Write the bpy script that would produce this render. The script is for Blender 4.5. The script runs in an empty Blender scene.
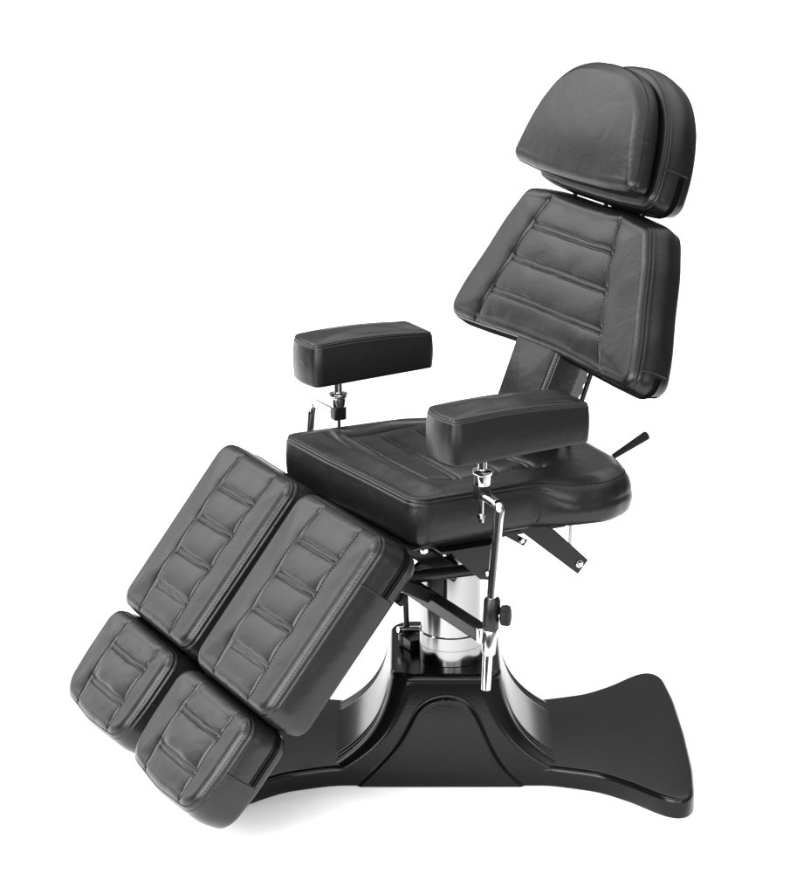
import bpy, math, random
import numpy as np
from mathutils import Vector, Matrix
from mathutils.kdtree import KDTree
random.seed(7); rng = np.random.default_rng(3)
S = bpy.context.scene
COL = S.collection

# ------------------------------------------------------------------ materials
def new_mat(name):
    m = bpy.data.materials.new(name); m.use_nodes = True
    nt = m.node_tree; b = nt.nodes['Principled BSDF']
    return m, nt, b
def leather(name, col, rough, spec, crease=.35):
    m, nt, b = new_mat(name); N = nt.nodes; L = nt.links
    tc = N.new('ShaderNodeTexCoord')
    v = N.new('ShaderNodeTexVoronoi'); v.inputs['Scale'].default_value = 520
    v.feature = 'DISTANCE_TO_EDGE'
    n1 = N.new('ShaderNodeTexNoise'); n1.inputs['Scale'].default_value = 16; n1.inputs['Detail'].default_value = 4; n1.inputs['Distortion'].default_value = .6
    n2 = N.new('ShaderNodeTexNoise'); n2.inputs['Scale'].default_value = 900; n2.inputs['Detail'].default_value = 2
    n3 = N.new('ShaderNodeTexNoise'); n3.inputs['Scale'].default_value = 7; n3.inputs['Detail'].default_value = 5
    for n in (v, n1, n2, n3): L.new(tc.outputs['Object'], n.inputs['Vector'])
    bp1 = N.new('ShaderNodeBump'); bp1.inputs['Strength'].default_value = crease; bp1.inputs['Distance'].default_value = .006
    L.new(n1.outputs['Fac'], bp1.inputs['Height'])
    bp2 = N.new('ShaderNodeBump'); bp2.inputs['Strength'].default_value = .22; bp2.inputs['Distance'].default_value = .0006
    L.new(v.outputs['Distance'], bp2.inputs['Height']); L.new(bp1.outputs['Normal'], bp2.inputs['Normal'])
    bp3 = N.new('ShaderNodeBump'); bp3.inputs['Strength'].default_value = .25; bp3.inputs['Distance'].default_value = .0005
    L.new(n2.outputs['Fac'], bp3.inputs['Height']); L.new(bp2.outputs['Normal'], bp3.inputs['Normal'])
    L.new(bp3.outputs['Normal'], b.inputs['Normal'])
    mr = N.new('ShaderNodeMapRange'); mr.inputs['To Min'].default_value = .24; mr.inputs['To Max'].default_value = .34
    L.new(n3.outputs['Fac'], mr.inputs['Value']); L.new(mr.outputs['Result'], b.inputs['Roughness'])
    b.inputs['Base Color'].default_value = (col, col, col*1.01, 1)
    b.inputs['Specular IOR Level'].default_value = spec
    return m
def simple(name, col, rough, metal=0, spec=.5, bump=0, bscale=200, coat=0):
    m, nt, b = new_mat(name); N = nt.nodes; L = nt.links
    b.inputs['Base Color'].default_value = (*col, 1) if hasattr(col, '__len__') else (col, col, col, 1)
    b.inputs['Metallic'].default_value = metal
    b.inputs['Specular IOR Level'].default_value = spec
    b.inputs['Coat Weight'].default_value = coat
    tc = N.new('ShaderNodeTexCoord')
    n = N.new('ShaderNodeTexNoise'); n.inputs['Scale'].default_value = 9; n.inputs['Detail'].default_value = 6
    L.new(tc.outputs['Object'], n.inputs['Vector'])
    mr = N.new('ShaderNodeMapRange'); mr.inputs['To Min'].default_value = rough*.8; mr.inputs['To Max'].default_value = rough*1.25
    L.new(n.outputs['Fac'], mr.inputs['Value']); L.new(mr.outputs['Result'], b.inputs['Roughness'])
    if bump:
        n2 = N.new('ShaderNodeTexNoise'); n2.inputs['Scale'].default_value = bscale; n2.inputs['Detail'].default_value = 2
        L.new(tc.outputs['Object'], n2.inputs['Vector'])
        bp = N.new('ShaderNodeBump'); bp.inputs['Strength'].default_value = bump; bp.inputs['Distance'].default_value = .001
        L.new(n2.outputs['Fac'], bp.inputs['Height']); L.new(bp.outputs['Normal'], b.inputs['Normal'])
    return m
M_LEA = leather('black_leather', .0055, .22, .28)
M_THREAD = simple('thread', .004, .8, spec=.05)
M_ZIP = simple('zip_tape', .002, .9, spec=.02)
M_SHADE = simple('matte_shade_strip', .006, .9, spec=.02, bump=.3, bscale=900)  # dull black of the strip that darkens the backrest underside
M_BASE = simple('base_gloss_black', .003, .16, spec=.2, bump=.12, bscale=260)
M_STEEL = simple('black_painted_steel', .004, .3, spec=.28, bump=.15, bscale=500)
M_CHROME = simple('chrome', .62, .07, metal=1)
M_COL = simple('brushed_column_steel', .27, .15, metal=1)
M_BRUSH = simple('polished_steel', .46, .15, metal=1)
M_RUB = simple('black_rubber', .005, .55, spec=.15)
M_FLOOR = simple('white_studio_paper', .92, .9, spec=.0)

# ------------------------------------------------------------------ helpers
def link(name, me, mat, parent=None, smooth=True):
    o = bpy.data.objects.new(name, me); COL.objects.link(o)
    if mat: me.materials.append(mat)
    if smooth: me.polygons.foreach_set('use_smooth', [True]*len(me.polygons))
    if parent: o.parent = parent
    return o
class MB:
    def __init__(s): s.v = []; s.f = []
    def add(s, vs, fs):
        k = len(s.v); s.v += [tuple(map(float, p)) for p in vs]; s.f += [tuple(k+i for i in f) for f in fs]
    def tube(s, pts, r, n=20, cap=True):
        pts = [Vector(p) for p in pts]; rr = r if hasattr(r, '__len__') else [r]*len(pts)
        vs = []; fs = []; ref = None
        for i, p in enumerate(pts):
            a = pts[max(0, i-1)]; b = pts[min(len(pts)-1, i+1)]
            if (b-a).length < 1e-9: a = pts[0]; b = pts[-1]
            t = (b-a).normalized()
            if ref is None:
                ref = t.orthogonal().normalized()
            ref = (ref - t*ref.dot(t)).normalized(); q = t.cross(ref)
            for j in range(n):
                w = 2*math.pi*j/n; vs.append(p+rr[i]*(math.cos(w)*ref+math.sin(w)*q))
        for i in range(len(pts)-1):
            for j in range(n):
                fs.append((i*n+j, i*n+(j+1) % n, (i+1)*n+(j+1) % n, (i+1)*n+j))
        if cap: fs.append(tuple(range(n))[::-1]); fs.append(tuple((len(pts)-1)*n+j for j in range(n)))
        s.add(vs, fs)
    def lathe(s, p0, axis, prof, n=48):          # prof = [(height, radius)]
        axis = Vector(axis).normalized(); ref = axis.orthogonal().normalized(); q = axis.cross(ref); p0 = Vector(p0)
        vs = []; fs = []
        for h, r in prof:
            for j in range(n):
                w = 2*math.pi*j/n; vs.append(p0+axis*h+r*(math.cos(w)*ref+math.sin(w)*q))
        for i in range(len(prof)-1):
            for j in range(n): fs.append((i*n+j, i*n+(j+1) % n, (i+1)*n+(j+1) % n, (i+1)*n+j))
        fs.append(tuple(range(n))[::-1]); fs.append(tuple((len(prof)-1)*n+j for j in range(n)))
        s.add(vs, fs)
    def box(s, c, size, R=None):
        R = R or Matrix.Identity(3); c = Vector(c)
        vs = [c+R@Vector((x*size[0]/2, y*size[1]/2, z*size[2]/2)) for x in (-1, 1) for y in (-1, 1) for z in (-1, 1)]
        s.add(vs, [(0, 1, 3, 2), (4, 6, 7, 5), (0, 4, 5, 1), (2, 3, 7, 6), (0, 2, 6, 4), (1, 5, 7, 3)])
    def bar(s, a, b, w, h, up=(0, 0, 1)):
        a = Vector(a); b = Vector(b); t = (b-a).normalized(); u = Vector(up); u = (u-t*u.dot(t)).normalized(); q = t.cross(u)
        R = Matrix((t, q, u)).transposed(); s.box((a+b)/2, ((b-a).length, w, h), R)
    def prism(s, poly, n, d):                    # 3D polygon extruded along n by d
        n = Vector(n).normalized()*d; k = len(poly); P = [Vector(p) for p in poly]
        s.add(P+[p+n for p in P], [tuple(range(k))[::-1], tuple(range(k, 2*k))]+[(i, (i+1) % k, (i+1) % k+k, i+k) for i in range(k)])
    def build(s, name, mat, parent=None, bevel=0, seg=3, smooth=True):
        me = bpy.data.meshes.new(name); me.from_pydata(s.v, [], s.f)
        import bmesh
        bm = bmesh.new(); bm.from_mesh(me); bmesh.ops.recalc_face_normals(bm, faces=bm.faces); bm.to_mesh(me); bm.free()
        o = link(name, me, mat, parent, smooth)
        if bevel:
            m = o.modifiers.new('bevel', 'BEVEL'); m.width = bevel; m.segments = seg; m.limit_method = 'ANGLE'; m.angle_limit = math.radians(40)
            m.harden_normals = False
        if smooth:
            for e in me.edges: pass
            try: me.set_sharp_from_angle(angle=math.radians(38))
            except Exception: pass
        return o

def round_poly(pts, rad, n=14):
    """closed polygon with rounded corners; rad a number or one per corner"""
    P = np.array(pts, float); k = len(P); out = []
    rad = rad if hasattr(rad, '__len__') else [rad]*k
    for i in range(k):
        a, b, c = P[i-1], P[i], P[(i+1) % k]; r = rad[i]
        u = (a-b)/np.linalg.norm(a-b); v = (c-b)/np.linalg.norm(c-b)
        ang = math.acos(np.clip(u@v, -1, 1))
        if ang > math.pi-.004:
            out += [b+(a-b)*.0001*(1-2*j/n) for j in range(n+1)]; continue
        t = min(r/math.tan(ang/2), .48*min(np.linalg.norm(a-b), np.linalg.norm(c-b)))
        rr = t*math.tan(ang/2); cen = b+(u+v)/np.linalg.norm(u+v)*rr/math.sin(ang/2)
        p, q = b+u*t-cen, b+v*t-cen
        a0 = math.atan2(p[1], p[0]); a1 = math.atan2(q[1], q[0]); d = (a1-a0+math.pi) % (2*math.pi)-math.pi
        for j in range(n+1):
            w = a0+d*j/n; out.append(cen+rr*np.array([math.cos(w), math.sin(w)]))
    return np.array(out)
def resample(P, N):
    Q = np.vstack([P, P[:1]]); d = np.r_[0, np.cumsum(np.linalg.norm(np.diff(Q, axis=0), axis=1))]
    t = np.linspace(0, d[-1], N, endpoint=False)
    return np.c_[np.interp(t, d, Q[:, 0]), np.interp(t, d, Q[:, 1])]
def smooth_loop(P, it):
    for _ in range(it): P = .5*P+.25*(np.roll(P, 1, 0)+np.roll(P, -1, 0))
    return P
def area(P): return .5*np.sum(P[:, 0]*np.roll(P[:, 1], -1)-np.roll(P[:, 0], -1)*P[:, 1])
def smooth1(v, N):
    k = len(v)//N; a = v[:N].copy()
    for _ in range(60): a = .5*a+.25*(np.roll(a, 1)+np.roll(a, -1))
    return np.tile(a, k)
def dist_poly(X, line):
    L = np.array(line, float); best = np.full(len(X), 9.)
    for a, b in zip(L[:-1], L[1:]):
        ab = b-a; t = np.clip(((X-a)@ab)/(ab@ab), 0, 1)
        best = np.minimum(best, np.linalg.norm(X-a-t[:, None]*ab, axis=1))
    return best
def seg_sample(line, step):
    L = np.array(line, float); d = np.r_[0, np.cumsum(np.linalg.norm(np.diff(L, axis=0), axis=1))]
    t = np.arange(step/2, d[-1], step)
    return np.c_[np.interp(t, d, L[:, 0]), np.interp(t, d, L[:, 1])]

class Cushion:
    """upholstered block: outline (u,v) in a plane, front towards w.  map: frame (origin, U, V, W)"""
    def __init__(s, outline, T, r, frame, seams=(), dome=0, N=640, M=100, bulge=.003, hfun=None, rb=.012, centre=None, edge_seam=True, dlen=.045, warp=None, notch=.0016, sm=3):
        P = np.array(outline, float)
        if area(P) < 0: P = P[::-1]
        P = smooth_loop(resample(P, N), sm); s.P = P; s.T = T; s.frame = [np.array(q, float) for q in frame]; s.warp = warp
        t = np.roll(P, -1, 0)-np.roll(P, 1, 0); t /= np.linalg.norm(t, axis=1)[:, None]
        nin = np.c_[-t[:, 1], t[:, 0]]; s.nin = nin
        R = np.array([r(p) for p in P]) if callable(r) else np.full(N, r)
        bulge = bulge*float(np.clip((T-R.max()-rb)/.055, .1, 1))
        s.R = R; s.seams = seams; s.dome = dome; s.hfun = hfun
        s.cen = np.array(centre) if centre is not None else P.mean(0)
        rings = []                                  # (points2d, height)
        rings.append((P+nin*rb*1.0, np.zeros(N)))
        for a in (30, 60, 90):
            w = math.radians(a); rings.append((P+nin*rb*(1-math.sin(w)), np.full(N, rb*(1-math.cos(w)))))
        for k in range(1, 13):
            f = k/12; z = rb+(T-R-rb)*f
            rings.append((P-nin*(bulge*math.sin(math.pi*f))[None] if False else P-nin*bulge*math.sin(math.pi*f), z))
        zt = T-R
        nn = notch*np.clip((.040-R)/.015, 0, 1)
        for k in range(1, 25):
            w = math.pi/2*k/24
            inset = R*(1-math.cos(w)); z = zt+R*math.sin(w)
            ns = nn*math.exp(-((w-.35)/.09)**2)
            bump_ = nn*.12*math.exp(-((w-.56)/.12)**2)
            inset = inset+(ns-bump_)*math.cos(w); z = z-(ns-bump_)*math.sin(w)
            rings.append((P+nin*inset[:, None], z+0*R))
        Q = P+nin*R[:, None]
        e0 = len(rings)-24
        Qs = smooth_loop(Q, 900)
        for k in range(1, M+1):
            f = (k/(M+.0)); f = f if k < M else .9995
            g = min(1, f/.6); g = g*g*(3-2*g)
            rings.append(((Q*(1-g)+Qs*g)*(1-f)+s.cen*f, np.full(N, T)))
        s.Q = Q
        X = np.vstack([q for q, z in rings]); Z = np.concatenate([z for q, z in rings])
        K = len(rings)
        ringid = np.repeat(np.arange(K), N)
        fade = np.clip((ringid-(K-M-20))/18, 0, 1)**1.5
        ff = np.clip((ringid-(K-M)+1)/M, 0, 1)
        reach = np.tile(np.minimum(np.linalg.norm(Q-s.cen, axis=1), .2), K)
        rs = smooth1(reach, N); rs = rs*(1-ff**2)+rs.mean()*ff**2
        d = ff*rs; s._dm = (1-(1-ff)**np.maximum(2, rs/dlen))**1.5
        s.rb, s.bulge = rb, bulge
        hh_ = s.height(X, d)
        Z = Z+hh_*fade
        X3 = s.to3(X, Z)
        X3 = np.vstack([X3, s.to3(s.cen[None], Z[-1:]), s.to3(s.cen[None], np.array([0.]))])
        fr = ringid >= K-M-14
        s.fx = X[fr]; s.fz = Z[fr]
        kd = KDTree(len(s.fx))
        for a_, p_ in enumerate(s.fx): kd.insert((p_[0], p_[1], 0), a_)
        kd.balance(); s.kd = kd
        i = np.arange(K-1)[:, None]*N; j = np.arange(N)[None]
        F = np.stack([i+j, i+(j+1) % N, i+N+(j+1) % N, i+N+j], -1).reshape(-1, 4).tolist()
        F += [((K-1)*N+a, (K-1)*N+(a+1) % N, K*N) for a in range(N)]
        F += [((a+1) % N, a, K*N+1) for a in range(N)]
        s.mesh = (X3, F)
    def height(s, X, d):
        h = s.dome*s._dm
        for sm in s.seams:
            dd = dist_poly(X, sm['line'])
            h = h-sm.get('depth', .0025)*np.exp(-(dd/sm.get('w', .0022))**2)-sm.get('soft', .004)*np.exp(-dd/sm.get('sw', .011))
        if s.hfun is not None: h = h+s.hfun(X, d)
        return h
    def zat(s, q):
        out = []
        for p in q:
            nb = s.kd.find_n((p[0], p[1], 0), 3); w = [1/(n[2]+1e-4) for n in nb]
            out.append(sum(s.fz[n[1]]*k for n, k in zip(nb, w))/sum(w))
        return np.array(out)
    def wall(s, i, z):
        R = s.R[i]
        if z < s.rb: ins = s.rb-math.sqrt(max(0, s.rb**2-(s.rb-z)**2))
        elif z > s.T-R: ins = R-math.sqrt(max(0, R*R-(z-s.T+R)**2))
        else: ins = -s.bulge*math.sin(math.pi*(z-s.rb)/(s.T-R-s.rb))
        return ins
    def wallpoint(s, i, z, out=0):
        P = s.P[i]+s.nin[i]*(s.wall(i, z)-out); return s.to3(P[None], np.array([z]))[0]
    def to3(s, X, Z):
        O, U, V, W = s.frame; Z = np.asarray(Z)
        P = O+X[:, :1]*U+X[:, 1:2]*V+Z[:, None]*W
        if s.warp: P = s.warp(P, X, Z)
        return P
    def build(s, name, mat, parent):
        X3, F = s.mesh; me = bpy.data.meshes.new(name); me.from_pydata(X3.tolist(), [], F); me.update()
        O, U, V, W = s.frame
        if np.cross(U, V)@W < 0: me.flip_normals()
        return link(name, me, mat, parent)
    def stitches(s, lines, name, parent, mat=None, step=.0062, ln=.0040, rad=.0005, lift=.0003, border=None):
        mb = MB()
        O, U, V, W = s.frame
        def dash(pts2, zf):
            A = s.to3(pts2, zf)
            for i in range(len(A)-1):
                t = A[i+1]-A[i]; l = np.linalg.norm(t)
                if l < 1e-6 or l > step*2.5: continue
                t /= l; c = (A[i]+A[i+1])/2
                mb.bar(c-t*ln/2, c+t*ln/2, rad*2, rad*2, W)
        for ln_ in lines:
            q = seg_sample(ln_, step)
            if len(q) > 1: dash(q, s.zat(q)+lift)
        if border is not None:                       # stitch row just inside the edge seam
            for (w, out) in border:
                P = s.P+s.nin*(s.R*(1-math.cos(w)))[:, None]; Z = s.T-s.R+s.R*math.sin(w)+out
                d = np.r_[0, np.cumsum(np.linalg.norm(np.diff(np.vstack([P, P[:1]]), axis=0), axis=1))]
                t = np.arange(0, d[-1], step); Pc = np.vstack([P, P[:1]]); Zc = np.r_[Z, Z[:1]]
                q = np.c_[np.interp(t, d, Pc[:, 0]), np.interp(t, d, Pc[:, 1])]; z = np.interp(t, d, Zc)
                dash(q, z)
        return mb.build(name, mat or M_THREAD, parent, smooth=False)
    def side(s, i0, i1, frac, out=0):
        """points on the side wall between outline fractions i0..i1 at height fraction"""
        N = len(s.P); a = int(i0*N); b = int(i1*N); idx = np.arange(a, b, 3 if b > a else -3) % N
        return [s.wallpoint(int(k), s.T*frac, out) for k in idx]
    def nearest(s, p):
        return int(np.argmin(((s.P-np.array(p))**2).sum(1)))/len(s.P)
def zipper(c, pa, pb, frac, parent, via=None):
    """zip along the side wall from outline point pa to pb (short way)"""
    a, b = c.nearest(pa), c.nearest(pb)
    if b-a > .5: a += 1
    if a-b > .5: b += 1
    if b < a: a, b = b, a
    mb = MB()
    for df, r in ((0, .0030), (.065, .0013), (-.065, .0013)):
        pts = c.side(a, b, frac+df, 0); mb.tube([Vector(p) for p in pts], r, 8)
    return mb.build('zip', M_ZIP, parent)
def cross_seam(c, p, f0, f1, parent):
    i = int(c.nearest(p)*len(c.P)); pts = [c.wallpoint(i, z, 0) for z in np.linspace(c.T*f0, c.T-c.R[i]*.75, 16)]
    mb = MB(); mb.tube([Vector(q) for q in pts], .0020, 8)
    return mb.build('side_seam', M_LEA, parent)

# ------------------------------------------------------------------ the chair
chair = bpy.data.objects.new('treatment_chair', None); COL.objects.link(chair)
chair.location = (0.02, -.01, 0)
chair['label'] = 'black leather adjustable tattoo chair with split leg rests, chrome column and wide glossy base'
chair['category'] = 'chair'
OFF = Vector((0.02, -.01, 0))
# everything below is written in world metres

# --- leg rests
al = .901; LO = np.array([-.278, 0, .576]); LD = np.array([-math.cos(al), 0, -math.sin(al)]); LN = np.array([-math.sin(al), 0, math.cos(al)])
LT = .098
def leg_frame_(y0): return (LO+np.array([0, y0, 0])-LN*LT, LD, np.array([0., -1, 0]), LN)
def wob(line, a=.0012):
    q = seg_sample(line, .02); q = np.vstack([line[0], q, line[-1]])
    return q+rng.normal(0, a, q.shape)*np.array([1, .3])
def panel_pad(width, length, sl, sr, ribs, outl, slope=0):
    seams = []; ribl = []
    for x, dp in ((sl, .0044), (sr, .0028)):
        seams.append(dict(line=[(-.02, x), (length+.03, x+slope)], depth=dp, w=.0024, soft=.0040, sw=.015))
    for r_ in ribs:
        for e in (-.0052, .0052):
            ln = wob([(r_+e, sl+.002), (r_+e-.004, sr-.002)], .0004)
            seams.append(dict(line=ln, depth=.0022, w=.0022, soft=.0034, sw=.015)); ribl.append(ln)
    return seams, ribl
def wrinkle(seed, amp=.0008, near=None):
    g = np.random.default_rng(seed); ws = [(g.normal(0, 1, 2)*g.uniform(20, 70), g.uniform(0, 6.28), g.uniform(.3, 1)) for _ in range(14)]
    def f(X, d):
        h = np.zeros(len(X))
        for k, ph, a in ws: h += a*np.sin(X@k+ph)
        return h*amp/2.2*np.clip(d/.01, 0, 1)
    return f

# calf pad: u along the leg, v across towards the near side
cw, cl = .333, .372
outl = round_poly([(0, 0), (0, cw), (cl, cw-.004), (cl+.004, .004)], [.036, .034, .034, .036])
seams, ribl = panel_pad(cw, cl, .100, .250, [.083, .154, .227, .302], outl)
pads = []
CA = Cushion(outl, LT, .024, leg_frame_(.372), seams, dome=.009, hfun=wrinkle(1, .0004), rb=.01, bulge=.004)
calf = CA.build('calf_pad', M_LEA, chair)
kids = [CA.stitches([[(.012, .094), (cl-.01, .094)], [(.012, .256), (cl-.01, .256)]], 'stitching', calf, border=[(.72, .0002)]),
        zipper(CA, (.085, cw), (0, .03), .30, calf), cross_seam(CA, (.088, cw), .11, .93, calf)]
def dup(o, kids, dx):
    c = o.copy(); COL.objects.link(c); c.location = Vector(o.location)+Vector(dx)
    for k in kids:
        d = k.copy(); COL.objects.link(d); d.parent = c
    return c
dup(calf, kids, (0, -.364, 0))
# foot pad
fw, fl = .312, .198
F0 = .383
def foot_frame(y0): return (LO+LD*F0+np.array([0, y0, 0])-LN*LT, LD, np.array([0., -1, 0]), LN)
fo = round_poly([(0, 0), (0, fw), (fl*.55, fw-.001), (fl-.002, fw-.012), (fl+.008, fw*.5), (fl-.002, .010), (fl*.55, .000)], [.036, .034, .2, .05, .3, .05, .2])
seams, ribl = panel_pad(fw, fl, .090, .246, [.064, .139], fo, .004)
FA = Cushion(fo, LT, .024, foot_frame(.367), seams, dome=.009, hfun=wrinkle(2, .0006), rb=.014, bulge=.004)
foot = FA.build('foot_pad', M_LEA, chair)
kids = [FA.stitches([[(.012, .085), (fl-.01, .087)], [(.012, .251), (fl-.01, .253)]], 'stitching', foot, border=[(.72, .0002)]),
        zipper(FA, (.098, fw), (0, .03), .26, foot), cross_seam(FA, (.101, fw), .14, .93, foot)]
dup(foot, kids, (0, -.354, 0))

# --- seat
def seat_r(p):
    f = min(1, max(0, (p[0]-.05)/.10)); f = f*f*(3-2*f)
    return .018*(1-f)+.052*f
so = [(-.203, .262), (-.197, .08), (-.185, -.08), (-.176, -.243), (.02, -.238), (.08, -.236), (.14, -.262), (.215, -.272), (.285, -.235), (.315, -.14), (.325, 0),
      (.315, .14), (.285, .235), (.215, .27), (.14, .262), (.08, .258), (.02, .260)]
so = round_poly(so, [.028, .3, .3, .034, .3, .1, .1, .08, .08, .12, .3, .12, .08, .08, .1, .1, .3])
def seat_h(X, d):
    x, y = X[:, 0], X[:, 1]
    q_ = np.clip((np.abs(y)-.09)/.14, 0, 1); q2_ = np.clip((x+.10)/.18, 0, 1)
    b = .024*q_*q_*(3-2*q_)*q2_*q2_*(3-2*q2_)          # side bolsters rise towards the back
    c = .010*np.exp(-((x+.135)/.045)**2)
    e_ = np.clip(d/.10, 0, 1)
    return b*e_*e_*(3-2*e_)+c*np.clip(d/.03, 0, 1)-.004+wrinkle(5, .0007)(X, d)
zb, zs = .508, .603
ss = [dict(line=[(-.098, .165), (-.104, 0), (-.098, -.140), (.0, -.158), (.13, -.165)], depth=.003, w=.0024, soft=.006, sw=.014),
      dict(line=[(-.098, .165), (.02, .168), (.13, .165)], depth=.003, w=.0024, soft=.006, sw=.014)]
for x in (-.045, .03, .10):
    for e in (0, .012): ss.append(dict(line=[(x+e, .162), (x+e-.006, 0), (x+e, -.155)], depth=.002, w=.0022, soft=.0025, sw=.009))
SC = Cushion(so, zs-zb, seat_r, ((0, 0.004, zb), (1, 0, 0), (0, 1, 0), (0, 0, 1)), ss, dome=.007, dlen=.10, hfun=seat_h, N=760, M=130, rb=.02, bulge=.004, centre=(.07, 0))
seat = SC.build('seat_cushion', M_LEA, chair)
SC.stitches([[(-.104, .165), (-.110, 0), (-.104, -.142), (.0, -.164)]], 'stitching', seat)
SC.stitches([], 'stitching', seat, border=[(.72, .0002)])
# seam between the seat front and the round rear of the seat
for sgn in (-1, 1):
    i = int(SC.nearest((.085, .238*sgn))*len(SC.P)); mb = MB()
    pts = []
    for z in np.linspace(.012, SC.T-SC.R[i]*.30, 26): pts.append(SC.wallpoint(i, z, .0)+np.array([.014*math.sin(z/SC.T*2.4)-.01, 0, 0]))
    mb.tube([Vector(p) for p in pts], .0014, 8); mb.build('side_seam', M_LEA, seat)

# --- backrest
ga = 1.1782; BO = np.array([.1931, -.004, .7861]); BU = np.array([math.cos(ga), 0, math.sin(ga)]); BN = np.array([-math.sin(ga), 0, math.cos(ga)]); BT = .090
def bframe(off, T): return (BO+BN*(off-T), BU, np.array([0., -1, 0]), BN)
half = [(.288, 0), (.290, .13), (.284, .2195), (.214, .262), (.142, .292), (.072, .327), (-.009, .352), (-.005, .22), (0, .115), (.002, .07), (.002, 0)]
bo = [(u, v) for u, v in half]+[(u, -v) for u, v in half[::-1][1:-1]]
br = [.5, .3, .030, .25, .3, .3, .046, .3, .2, .1, .3]; br = br+br[::-1][1:-1]
bo = round_poly(bo, br)
bs_ = []
for sg in (-1, 1):
    bs_.append(dict(line=[(.30, .124*sg), (.279, .125*sg), (.217, .147*sg), (.13, .180*sg), (.02, .228*sg), (-.02, .244*sg)], depth=.0040, w=.0024, soft=.0058, sw=.019))
bl_ = []
for s_, hw in ((.215, .146), (.144, .172), (.073, .200)):
    for e in (-.0055, .0055):
        ln = wob([(s_+e, -hw), (s_+e, hw)], .0005); bl_.append(ln); bs_.append(dict(line=ln, depth=.0024, w=.0020, soft=.0028, sw=.013))
BC = Cushion(bo, BT, .022, bframe(0, BT), bs_, sm=24, dome=.012, hfun=wrinkle(8, .0006), N=800, M=130, rb=.02, bulge=.006, centre=(.13, 0))
back = BC.build('backrest_cushion', M_LEA, chair)
BC.stitches([[(.279, .119*sg), (.217, .141*sg), (.13, .174*sg), (.02, .222*sg)] for sg in (-1, 1)], 'stitching', back, border=[(.72, .0002)])
cross_seam(BC, (.035, .333), .22, .93, back); cross_seam(BC, (.035, -.333), .22, .93, back)
# dark matte strip added so the backrest underside reads as shade
N_i = len(BC.P); i0, i1 = int(BC.nearest((-.004, .325))*N_i), int(BC.nearest((-.004, -.325))*N_i)
if i1 < i0: i0, i1 = i1, i0
if i1-i0 > N_i/2: i0, i1 = i1, i0+N_i
mb = MB(); idx = list(range(i0, i1+1, 2)); zz_ = np.linspace(.002, BC.T-BC.R[0]*.75, 14)
mb.add([BC.wallpoint(i % N_i, z, .0009) for i in idx for z in zz_], [(a*14+b, (a+1)*14+b, (a+1)*14+b+1, a*14+b+1) for a in range(len(idx)-1) for b in range(13)])
mb.build('underside_shade_strip', M_SHADE, back)
zipper(BC, (.030, .334), (-.005, .12), .42, back)
# padded neck of the backrest that runs down into the seat
no = round_poly([(.03, -.078), (.03, .078), (-.205, .070), (-.205, -.070)], [.01, .01, .02, .02])
NC = Cushion(no, .070, .012, bframe(-.008, .070), [], dome=.003, hfun=wrinkle(9, .0005), N=400, M=50, rb=.01, bulge=.002)
neck = NC.build('backrest_neck', M_LEA, chair)
NC.stitches([[(0, -.068), (-.19, -.062)], [(0, .068), (-.19, .062)]], 'stitching', neck, border=[(.72, .0002)])

# --- headrest
hh = [(.556, 0), (.548, .06), (.522, .115), (.480, .158), (.425, .187), (.37, .203), (.306, .206), (.300, .10), (.299, 0)]
ho = [(u, v) for u, v in hh]+[(u, -v) for u, v in hh[::-1][1:-1]]
hr = [.3, .2, .2, .2, .3, .3, .036, .3, .3]; hr = hr+hr[::-1][1:-1]
HC = Cushion(round_poly(ho, hr), .082, .016, bframe(0, .082), [], dome=.004, hfun=wrinkle(11, .0006), N=640, M=60, rb=.02, bulge=.005, centre=(.41, 0))
head = HC.build('headrest_cushion', M_LEA, chair)
HC.stitches([], 'stitching', head, border=[(.72, .0002)])
cross_seam(HC, (.385, .2), .24, .93, head); cross_seam(HC, (.385, -.2), .24, .93, head)
zipper(HC, (.38, .203), (.305, .02), .42, head)
ph_ = [(.541, 0), (.538, .06), (.524, .112), (.495, .153), (.450, .182), (.41, .197), (.37, .210), (.322, .223), (.314, .12), (.312, 0)]
po = [(u, v) for u, v in ph_]+[(u, -v) for u, v in ph_[::-1][1:-1]]
pr = [.3, .2, .2, .2, .2, .3, .3, .055, .3, .3]; pr = pr+pr[::-1][1:-1]
def pil_warp(P, X, Z):                                # the pillow leans forward a little at its rim, hugging nothing
    a = np.clip(np.abs(X[:, 1])/.235, 0, 1)**2
    return P-BN*(.002*a)[:, None]
def pil_r(p): return .022
def pil_h(X, d):
    t = np.clip(1-(X[:, 1]/.228)**2-np.clip((X[:, 0]-.36)/.188, 0, 9)**2, 0, 1)
    return wrinkle(12, .0003)(X, d)+.017*t*(1-np.exp(-(np.clip(X[:, 0]-.318, 0, 1)/.055)**2))
pframe = tuple(np.array(q)+(np.array([0, .006, 0]) if i_ == 0 else 0) for i_, q in enumerate(bframe(.054, .040)))
PC = Cushion(round_poly(po, pr), .044, pil_r, pframe, [], dome=.0, sm=34, hfun=pil_h, N=640, M=110, rb=.012, bulge=.002, centre=(.41, 0), warp=pil_warp, notch=.001)
pil = PC.build('head_pillow', M_LEA, chair)
PC.stitches([], 'stitching', pil, border=[(.25, .0003)])
# posts of the headrest
for y in (.11, -.004, -.13):
    mb = MB(); a = BO+BU*.26-BN*.045; b = BO+BU*.335-BN*.045
    mb.bar(a+np.array([0, y, 0]), b+np.array([0, y, 0]), .008, .006, (0, 1, 0)); mb.build('headrest_post', M_STEEL, chair, .001)

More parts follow.
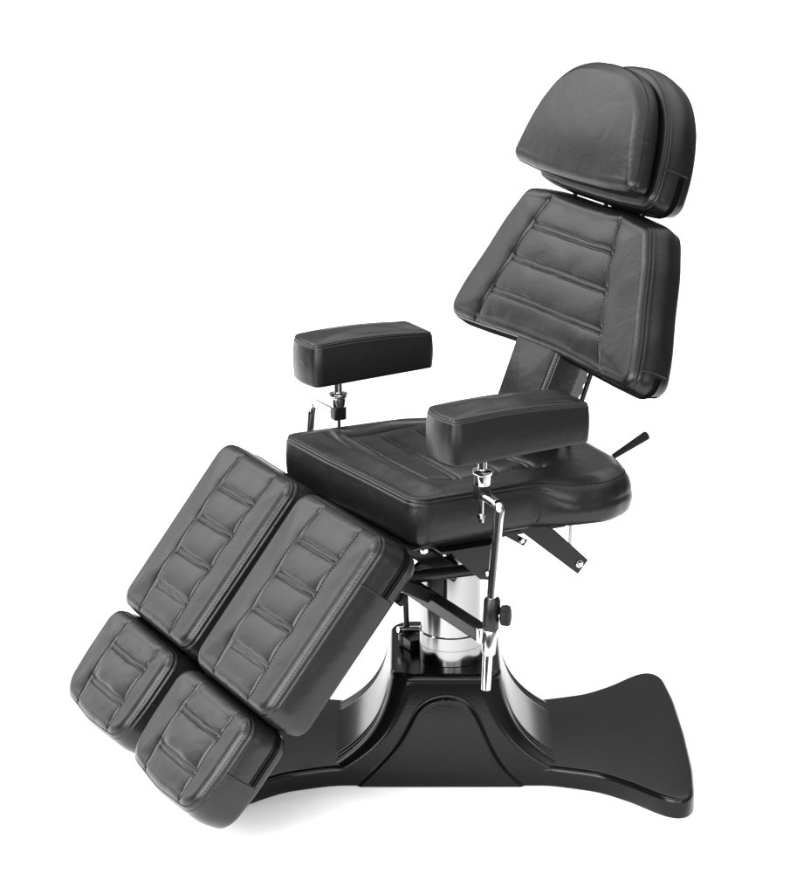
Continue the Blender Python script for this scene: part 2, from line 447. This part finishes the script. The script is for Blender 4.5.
# --- armrests
ax0, ax1, aw0, aw1, az0, az1 = -.166, .114, .240, .350, .688, .775
def arm(sg):
    ax0 = -.168 if sg < 0 else -.153
    yc = sg*(aw0+aw1)/2; hw = (aw1-aw0)/2
    o = round_poly([(ax0+.014, -hw), (ax1, -hw), (ax1, hw), (ax0+.014, hw), (ax0+.004, 0)], [.018, .008, .008, .018, .2])
    def hf(X, d):
        return -.012*((X[:, 0]-ax0-.15)/.15)**2*np.clip(d/.015, 0, 1)*0
    def wp(P, X, Z):                                  # bottom rises to the rear, top crowned along its length
        t = (X[:, 0]-ax0)/(ax1-ax0); f = Z/(az1-az0)
        P = P.copy(); P[:, 2] += (1-f)*(.013*t-.004)+f*(.008*np.sin(math.pi*np.clip(t*.9+.05, 0, 1))-.006); return P
    c = Cushion(o, az1-az0, .012, ((0, yc, az0), (1, 0, 0), (0, 1, 0), (0, 0, 1)), [], dome=.006, hfun=wrinkle(20+sg, .0010), N=480, M=50, rb=.005, bulge=.002, warp=wp)
    a = c.build('armrest', M_LEA, chair)
    c.stitches([], 'stitching', a, border=[(.78, .0006)])
    px, py = -.068, sg*.292; ty = -.365 if sg < 0 else .398
    mb = MB(); mb.tube([(px, py, .655), (px, py, .695)], .0088, 24); mb.build('post', M_CHROME, a)
    mb = MB(); mb.lathe((px, py, .630), (0, 0, 1), [(0, .0145), (.003, .0155), (.018, .0165), (.0195, .0185), (.022, .0190), (.026, .0185), (.0275, .0150), (.028, .008)]); mb.build('swivel_collar', M_CHROME, a)
    mb = MB(); mb.box((px, py, .617), (.026, .022, .028)); mb.build('pivot_block', M_STEEL, a, .003)
    mb = MB(); mb.tube([(px, py-sg*.002, .607), (px, py-sg*.002, .560)], .0042, 16); mb.tube([(px, py-sg*.002, .575), (px, py-sg*.002, .568)], .0075, 6)
    mb.build('pivot_bolt', M_CHROME, a)
    mb = MB(); pts = [(px, py+sg*.008, .612), (px-.004, ty-sg*.012, .612)]
    for w in np.linspace(0, math.pi/2, 8): pts.append((px-.006, ty-sg*.010+sg*.010*math.sin(w), .612-.010*(1-math.cos(w))))
    pts += [(px-.008, ty, .59), (px-.024, ty, .40), (-.098, ty, .279)]
    k = len(pts); mb.tube(pts, [.0088]*(k-1)+[.0088], 28)
    mb.build('arm_tube', M_CHROME, a)
    def on(z): f = (z-.279)/(.59-.279); return (-.098+f*.022, ty, z)
    mb = MB(); mb.tube([on(.447), on(.442), on(.392), on(.388)], [.0125, .0148, .0148, .0125], 24); mb.build('clamp', M_STEEL, a)
    mb = MB(); mb.tube([on(.388), on(.385), on(.346), on(.343)], [.0118, .0128, .0128, .0118], 32); mb.build('sleeve', M_BRUSH, a)
    kx, ky, kz = on(.415); mb = MB()
    d = Vector((.75, -.62, .05)).normalized()
    mb.tube([Vector((kx, ky, kz)), Vector((kx, ky, kz))+d*.02], .005, 12); mb.build('knob_stem', M_CHROME, a)
    mb = MB(); q = Vector((kx, ky, kz))+d*.016; ref = d.orthogonal().normalized(); w2 = d.cross(ref); n = 60; vs = []; fs = []
    pf = [(0, .009), (.001, .014), (.004, .0180), (.012, .0190), (.0165, .0170), (.0185, .011), (.0190, .006)]
    for h, r in pf:
        for j in range(n):
            w = 2*math.pi*j/n; rr = r*(1+.09*math.cos(6*w)); vs.append(q+d*h+rr*(math.cos(w)*ref+math.sin(w)*w2))
    for i in range(len(pf)-1):
        for j in range(n): fs.append((i*n+j, i*n+(j+1) % n, (i+1)*n+(j+1) % n, (i+1)*n+j))
    fs += [tuple(range(n)), tuple((len(pf)-1)*n+j for j in range(n))]
    mb.add(vs, fs); mb.build('knob', M_RUB, a)
    return a
arm(-1); arm(1)

# --- frame under the seat
mb = MB(); mb.box((.02, 0, .489), (.30, .36, .010)); mb.build('seat_plate', M_STEEL, chair, .002)
mb = MB()                                              # cross bar that carries the arm tubes and the leg rests
mb.bar((-.098, -.352, .378), (-.098, .383, .378), .026, .026); mb.build('cross_bar', M_STEEL, chair, .003)
for sg in (-1, 1):
    mb = MB(); mb.box((-.098, sg*(.3585 if sg < 0 else .389), .378), (.027, .013, .030)); mb.build('end_cap', M_BRUSH, chair, .002)
mb = MB()                                              # side bracket: folded gusset plates
for y, sg in ((-.205, -1), (.199, 1)):
    mb = MB(); mb.prism([(-.085, y, .484), (.012, y, .484), (.012, y, .432), (-.004, y, .416), (-.022, y, .420), (-.075, y, .470)], (0, 1, 0), .006)
    mb.box((-.04, sg*.158, .481), (.12, .090, .006))
    br_ = mb.build('side_bracket', M_STEEL, chair, .0015)
    mb = MB(); mb.lathe((-.008, sg*.205, .430), (0, sg, 0), [(-.002, .006), (.004, .006), (.006, .004)], 16)
    mb.build('bracket_bolt', M_CHROME, br_)
for y in (-.15, .15):                                  # round tubes along the frame
    mb = MB(); mb.tube([(-.30, y, .445), (-.14, y, .425), (.0, y, .420)], .0115, 24)
    mb.build('frame_tube', M_STEEL, chair)
for y in (-.11, .11):
    mb = MB(); mb.bar((-.12, y, .470), (-.02, y, .400), .018, .030)
    mb.build('hinge_arm', M_STEEL, chair, .003)
for x, y, z in ((-.105, -.13, .470), (-.065, -.14, .462), (-.10, -.11, .485)):
    mb = MB(); mb.tube([(x, y+.02, z), (x, y-.012, z)], .008, 6); mb.tube([(x, y-.01, z), (x, y-.02, z)], .004, 12)
    mb.build('hinge_bolt', M_CHROME, chair)
for a, b in (((-.10, -.02, .374), (-.10, .02, .50)), ((-.085, -.06, .39), (.0, -.06, .45)), ((-.085, .06, .39), (.0, .06, .45))):
    mb = MB(); mb.bar(a, b, .012, .03, (1, 0, 0) if a[0] == b[0] else (0, 0, 1))
    mb.build('frame_stay', M_STEEL, chair, .002)
# leg rest frames behind the pads
def LP(s, y, t): return LO+LD*s+LN*t+np.array([0, y, 0])
for y in (.20, -.16):
    mb = MB()
    mb.bar(LP(.02, y, -LT-.016), LP(.56, y, -LT-.016), .035, .018, LN)
    mb.bar(LP(.05, y, -LT-.003), LP(.34, y, -LT-.003), .24, .006, LN); mb.bar(LP(.42, y, -LT-.003), LP(.53, y, -LT-.003), .20, .006, LN)
    mb.bar(LP(.06, y, -LT-.02), (-.10, y, .385), .022, .022)
    mb.build('leg_rest_frame', M_STEEL, chair, .002)
mb = MB(); mb.bar(LP(.378, .30, -.092), LP(.378, -.25, -.092), .06, .012, LN); mb.bar(LP(.04, .022, -.094), LP(.53, .022, -.094), .05, .008, LN); mb.build('leg_rest_link_and_light_stop', M_RUB, chair, .002)  # lengthwise board is added to keep light out of the gap between pads
mb = MB(); q = Vector(LP(.072, -.29, -LT-.008)); mb.lathe(q, -Vector(LN), [(0, .005), (.010, .006), (.012, .011), (.022, .012), (.026, .008)], 24); mb.build('leg_knob', M_RUB, chair)
mb = MB(); mb.add([LP(.005, -.26, -LT+.004), LP(.005, .30, -LT+.004), (-.150, .24, .505), (-.150, -.22, .505)], [(0, 1, 2, 3)])
hp_ = mb.build('hinge_plate', M_STEEL, chair); m_ = hp_.modifiers.new('thick', 'SOLIDIFY'); m_.thickness = .006; m_.offset = 0
# rear link plates, rods and the levers
mb = MB(); mb.prism([(.052, -.2, .507), (.118, -.2, .500), (.135, -.2, .489), (.2075, -.2, .420), (.186, -.2, .396)], (0, 1, 0), .006); mb.build('link_plate', M_STEEL, chair, .0015)
mb = MB(); mb.prism([(.052, .19, .507), (.118, .19, .500), (.135, .19, .489), (.2075, .19, .420), (.186, .19, .396)], (0, 1, 0), .006); mb.build('link_plate', M_STEEL, chair, .0015)
mb = MB(); mb.lathe((.1875, -.2005, .4165), (0, -1, 0), [(0, .0075), (.002, .0075), (.0025, .0055), (.006, .0050), (.0075, .0035)], 24); mb.build('link_bolt', M_CHROME, chair)
mb = MB(); mb.lathe((.1875, .1965, .4165), (0, 1, 0), [(0, .0075), (.002, .0075), (.0025, .0055), (.006, .0050), (.0075, .0035)], 24); mb.build('link_bolt', M_CHROME, chair)
mb = MB(); mb.prism([(.05, .02, .490), (.205, .02, .394), (.196, .02, .383), (.03, .02, .490)], (0, 1, 0), .008); mb.build('link_plate', M_STEEL, chair, .0015)
mb = MB(); mb.lathe((.190, .019, .396), (0, -1, 0), [(0, .006), (.002, .006), (.005, .004)], 20); mb.build('link_bolt', M_CHROME, chair)
mb = MB(); mb.tube([(.287, 0, .50), (.287, 0, .376)], .0035, 14); mb.build('lift_rod', M_COL, chair)
mb = MB(); mb.tube([(.20, -.03, .497), (.36, -.03, .5535)], .005, 14); mb.build('recline_lever', M_CHROME, chair)
mb = MB(); a = Vector((.352, -.03, .5495)); d = Vector((.094, 0, .0415)).normalized()
mb.tube([a, a+d*.003, a+d*.085, a+d*.092, a+d*.094], [.0040, .0050, .0088, .0090, .007], 24); mb.build('lever_grip', M_RUB, chair)
# toothed ratchet and strut behind the backrest neck
mb = MB(); pts = []
b0 = BO+BU*.02-BN*.098
ed = [b0-BU*.16]+[b0]
poly = [b0+BN*.03-BU*.16, b0+BN*.03+BU*.0]
n = 7
for i in range(n*4+1):
    t = i/(n*4); amp = .005*(.5+.5*math.cos(2*math.pi*n*t)); poly.append(b0-BU*.16*t-BN*amp)
mb.prism([p+np.array([0, -.062, 0]) for p in poly], (0, 1, 0), .005); mb.build('ratchet', M_COL, chair, smooth=False)
mb = MB(); mb.tube([(.335, -.05, .80), (.298, -.05, .736), (.262, -.05, .64), (.235, -.05, .56)], .0048, 14); mb.build('strut', M_STEEL, chair)
mb = MB()
for y in (-.045, .04): mb.bar(BO-BU*.26-BN*.09+np.array([0, y, 0]), BO+BU*.20-BN*.09+np.array([0, y, 0]), .022, .014, BN)
mb.bar(BO-BU*.0-BN*.100+np.array([0, -.045, 0]), BO+BU*.2-BN*.100+np.array([0, -.045, 0]), .05, .006, BN)
mb.build('back_frame', M_STEEL, chair, .002)

# --- column
cx, cy = .002, -.046
mb = MB(); mb.lathe((cx, cy, .214), (0, 0, 1), [(0, .0590), (.001, .0600), (.030, .0600), (.0305, .0592), (.032, .0592), (.0325, .0600), (.055, .0600), (.057, .0580)], 96); mb.build('column_collar', M_COL, chair)
mb = MB(); mb.lathe((cx, cy, .265), (0, 0, 1), [(0, .0570), (.170, .0570), (.172, .055), (.1721, .046), (.220, .046)], 96); col_ = mb.build('column', M_COL, chair)
mb = MB(); mb.bar((-.060, -.110, .47), (-.060, -.110, .335), .020, .008, (.45, .89, 0)); mb.tube([(-.060, -.110, .336), (-.060, -.110, .318)], [.006, .003], 16); mb.build('gas_spring', M_STEEL, chair, .001)
mb = MB(); mb.tube([(-.046, .05, .34), (-.042, .05, .235)], .0055, 14); mb.lathe((-.040, .05, .222), (0, 0, 1), [(0, .018), (.012, .018), (.016, .013)], 24)
mb.box((-.04, .02, .226), (.035, .03, .020))
mb.build('pump_lever', M_STEEL, chair, .001)
mb = MB(); mb.tube([(-.062, .048, .2465), (-.016, .048, .2400)], .006, 16); mb.build('pump_pin', M_CHROME, chair)

# --- base
be = -.47; cb, sb = math.cos(be), math.sin(be)
base_root = Vector((.008, .006, 0))
def bw(x, y, z): return (base_root.x+x*cb-y*sb, base_root.y+x*sb+y*cb, z)
hp = [(.0, .167), (.20, .168), (.29, .198), (.345, .243), (.385, .289), (.415, .317), (.440, .318), (.458, .290), (.468, .17), (.471, 0)]
q1 = hp; q2 = [(x, -y) for x, y in hp[::-1][1:]]; q3 = [(-x, -y) for x, y in hp[1:]]; q4 = [(-x, y) for x, y in hp[::-1][1:-1]]
pl_ = np.array(q1+q2+q3+q4); pl_ = smooth_loop(resample(pl_, 400), 9)
if area(pl_) < 0: pl_ = pl_[::-1]
t = np.roll(pl_, -1, 0)-np.roll(pl_, 1, 0); t /= np.linalg.norm(t, axis=1)[:, None]; nin = np.c_[-t[:, 1], t[:, 0]]
vs = []; fs = []; N = 400
def ringz(Pz, zf): return [bw(p[0], p[1], z) for p, z in zip(Pz, zf)]
H = .040
def zbot(P): return 0.0+0*P[:, 0]
prof = [(.006, 0), (.002, .001), (0, .004), (0, H*.5), (0, H-.011)]+[(.011*(1-math.cos(w)), H-.011+.011*math.sin(w)) for w in np.linspace(.2, math.pi/2, 8)]
rings = [(pl_+nin*a, np.full(N, z)) for a, z in prof]
for P, z in rings: vs += ringz(P, z)
for i in range(len(rings)-1):
    for j in range(N): fs.append((i*N+j, i*N+(j+1) % N, (i+1)*N+(j+1) % N, (i+1)*N+j))
fs.append(tuple(range(N))[::-1]); fs.append(tuple((len(rings)-1)*N+j for j in range(N)))
mb = MB(); mb.add(vs, fs); base = mb.build('base', M_BASE, chair)
# pedestal
ZT = .214
K = 130; N = 720
vs = []; fs = []
arch = [(-.185, -.02), (-.158, .004), (-.125, .037), (-.091, .075), (-.070, .110), (-.057, .140), (-.037, .163), (0, .174), (.037, .163), (.055, .138), (.070, .103), (.086, .066), (.110, .030), (.140, .002), (.165, -.02)]
arch = np.array(arch)
ax_ = np.interp(np.linspace(0, 1, 60), np.linspace(0, 1, len(arch)), arch[:, 0]); az_ = np.interp(np.linspace(0, 1, 60), np.linspace(0, 1, len(arch)), arch[:, 1])
def sm1(v):
    for _ in range(6): v[1:-1] = .5*v[1:-1]+.25*(v[:-2]+v[2:])
    return v
ax_, az_ = sm1(ax_), sm1(az_)
arch_c = np.c_[ax_, az_]
def inside(X):
    x, z = X[:, 0], X[:, 1]; c = np.zeros(len(X), bool); P = arch_c; n = len(P)
    for i in range(n):
        a, b = P[i], P[(i+1) % n]
        m = ((a[1] > z) != (b[1] > z)) & (x < (b[0]-a[0])*(z-a[1])/((b[1]-a[1]) if b[1] != a[1] else 1e-9)+a[0]); c ^= m
    return c
allr = []
for k in range(K+1):
    f = k/K
    z = .002+(ZT-.002-.012)*min(1, f/.93) if f <= .93 else None
    g = min(1, f/.93); zz = .002+(ZT-.012-.002)*g
    tt = 1-np.clip((zz-.03)/(ZT-.03-.012), 0, 1)
    a = .105+.030*tt+.088*tt**3.2                        # concave flare along the length
    b = .150+.0185*tt**.8
    rc = .045*(1-tt*.45)
    inset = 0.
    if f > .93:
        w = (f-.93)/.07*math.pi/2; inset = .012*(1-math.cos(w)); zz = ZT-.012+.012*math.sin(w)
    R = round_poly([(-a+inset, -b+inset), (a-inset, -b+inset), (a-inset, b-inset), (-a+inset, b-inset)], max(.012, rc-inset), 40)
    # start ring at a fixed corner so rings line up
    seg = []; kk = 41
    for c in range(4):
        A = R[c*kk:(c+1)*kk]; Bn = R[((c+1) % 4)*kk]
        A = A[np.linspace(0, 40, 30).round().astype(int)]
        line = A[-1]+(Bn-A[-1])*np.linspace(0, 1, 240, endpoint=False)[:, None]
        seg.append(np.vstack([A[:-1], line]))
    P = np.vstack(seg); N = len(P)
    x, y = P[:, 0].copy(), P[:, 1].copy()
    if inset == 0:
        X2 = np.c_[x, np.full(N, zz)]
        d = dist_poly(X2, arch_c); ins = inside(X2); sd = np.where(ins, -d, d)
        step = 1/(1+np.exp(np.clip(sd/.0011, -30, 30)))          # raised arch panel on both faces
        front = y < -b+.004; backf = y > b-.004
        lip = .0022*np.exp(-(d/.0030)**2)
        y = y-np.where(front, .0060*step+lip, 0)+np.where(backf, .0060*step+lip, 0)
        for e in (-b+.040, -b+.056, b-.040, b-.056):
            dy = np.exp(-((P[:, 1]-e)/.0045)**2)*.0055*min(1, tt*4)*(np.abs(P[:, 0]) > a-.02); x = x-np.sign(P[:, 0])*dy
    allr.append([bw(px_+.008, py_, zz) for px_, py_ in zip(x, y)])
for r_ in allr: vs += r_
for i in range(K):
    for j in range(N): fs.append((i*N+j, i*N+(j+1) % N, (i+1)*N+(j+1) % N, (i+1)*N+j))
fs.append(tuple(range(N))[::-1]); fs.append(tuple(K*N+j for j in range(N)))
mb = MB(); mb.add(vs, fs); ped = mb.build('pedestal', M_BASE, chair)

# shift all parts so that the chair's own empty stands at the foot of its column
for o in chair.children: o.location = Vector(o.location)-Vector(chair.location)

# ------------------------------------------------------------------ setting
fd = Vector((math.sin(.4653), math.cos(.4653), 0)); fr_ = Vector((fd.y, -fd.x, 0))
mb = MB(); mb.add([fd*-1.15-fr_*1.7, fd*-1.15+fr_*1.7, fd*70+fr_*30, fd*70-fr_*30], [(0, 1, 2, 3)])
fl_ = mb.build('floor', M_FLOOR); fl_['kind'] = 'structure'; fl_.location.z = -.0005

# ------------------------------------------------------------------ studio light
W = bpy.data.worlds.new('World'); S.world = W; W.use_nodes = True
nt = W.node_tree; N_ = nt.nodes; L_ = nt.links; bg = N_['Background']
tc = N_.new('ShaderNodeTexCoord'); sp = N_.new('ShaderNodeSeparateXYZ'); L_.new(tc.outputs['Generated'], sp.inputs[0])
def dot(v):
    n = N_.new('ShaderNodeVectorMath'); n.operation = 'DOT_PRODUCT'; L_.new(tc.outputs['Generated'], n.inputs[0]); n.inputs[1].default_value = Vector(v).normalized(); return n.outputs['Value']
def ramp(val, a, b, hi, lo=0):
    n = N_.new('ShaderNodeMapRange'); n.interpolation_type = 'SMOOTHSTEP'; L_.new(val, n.inputs['Value'])
    n.inputs['From Min'].default_value = a; n.inputs['From Max'].default_value = b; n.inputs['To Min'].default_value = lo; n.inputs['To Max'].default_value = hi; return n.outputs['Result']
def add(a, b):
    n = N_.new('ShaderNodeMath'); n.operation = 'ADD'; L_.new(a, n.inputs[0])
    if hasattr(b, 'node'): L_.new(b, n.inputs[1])
    else: n.inputs[1].default_value = b
    return n.outputs[0]
v = add(ramp(sp.outputs['Z'], .35, .85, 2.7), .05)         # world made brighter overhead, an added glow without lamps
v = add(v, ramp(dot((-.46, .86, .24)), .82, 1.0, 1.6))  # added bright patch of world behind left, mirrored in pads and backrest
v = add(v, ramp(dot((-.45, .70, .60)), .86, 1.0, 2.8))     # added bright patch of world, high behind left, for pillow highlights
v = add(v, ramp(dot((.75, .6, .3)), .55, .95, .25))
v = add(v, ramp(dot((.43, -.86, -.25)), .55, .95, .42))  # added world glow, low front right, lifts the near sides
L_.new(v, bg.inputs['Strength']); bg.inputs['Color'].default_value = (1, 1, 1, 1)
def unseen_light(loc, aim, sx, sy, power):
    l = bpy.data.lights.new('unseen_light', 'AREA'); l.shape = 'RECTANGLE'; l.size = sx; l.size_y = sy; l.energy = power
    o = bpy.data.objects.new('unseen_light', l); COL.objects.link(o); o.location = loc
    o.rotation_euler = (Vector(aim)-Vector(loc)).to_track_quat('-Z', 'Y').to_euler(); return o
unseen_light((-1.6, .3, 2.9), (0, 0, .7), 1.2, 1.2, 45)
unseen_light((-2.6, -1.3, 1.3), (-.65, -.25, 0), 2.2, 1.8, 170)  # fill added out of view to lighten the floor under the leg pads
unseen_light((-1.0, -3.0, 1.2), (-.5, -.3, 0), 2.8, 1.6, 85)  # second added fill, thins the shadow below the foot pads

# ------------------------------------------------------------------ camera
cam = bpy.data.cameras.new('camera'); co = bpy.data.objects.new('camera', cam); COL.objects.link(co)
th, ph, roll = .4653, .2831, -.0025
fwd = Vector((math.sin(th)*math.cos(ph), math.cos(th)*math.cos(ph), -math.sin(ph))); right = Vector((math.cos(th), -math.sin(th), 0)); up = right.cross(fwd)
r2 = right*math.cos(roll)+up*math.sin(roll); u2 = up*math.cos(roll)-right*math.sin(roll)
loc = Vector((0, 0, .6137))+right*-.0818-fwd*4.585
co.matrix_world = Matrix(((r2.x, u2.x, -fwd.x, loc.x), (r2.y, u2.y, -fwd.y, loc.y), (r2.z, u2.z, -fwd.z, loc.z), (0, 0, 0, 1)))
cam.sensor_fit = 'HORIZONTAL'; cam.sensor_width = 36; cam.lens = 2465.6/790*36; cam.clip_end = 300
S.camera = co
S.view_settings.view_transform = 'Standard'; S.view_settings.look = 'None'; S.view_settings.exposure = 0; S.view_settings.gamma = 1
S.render.engine = 'CYCLES'
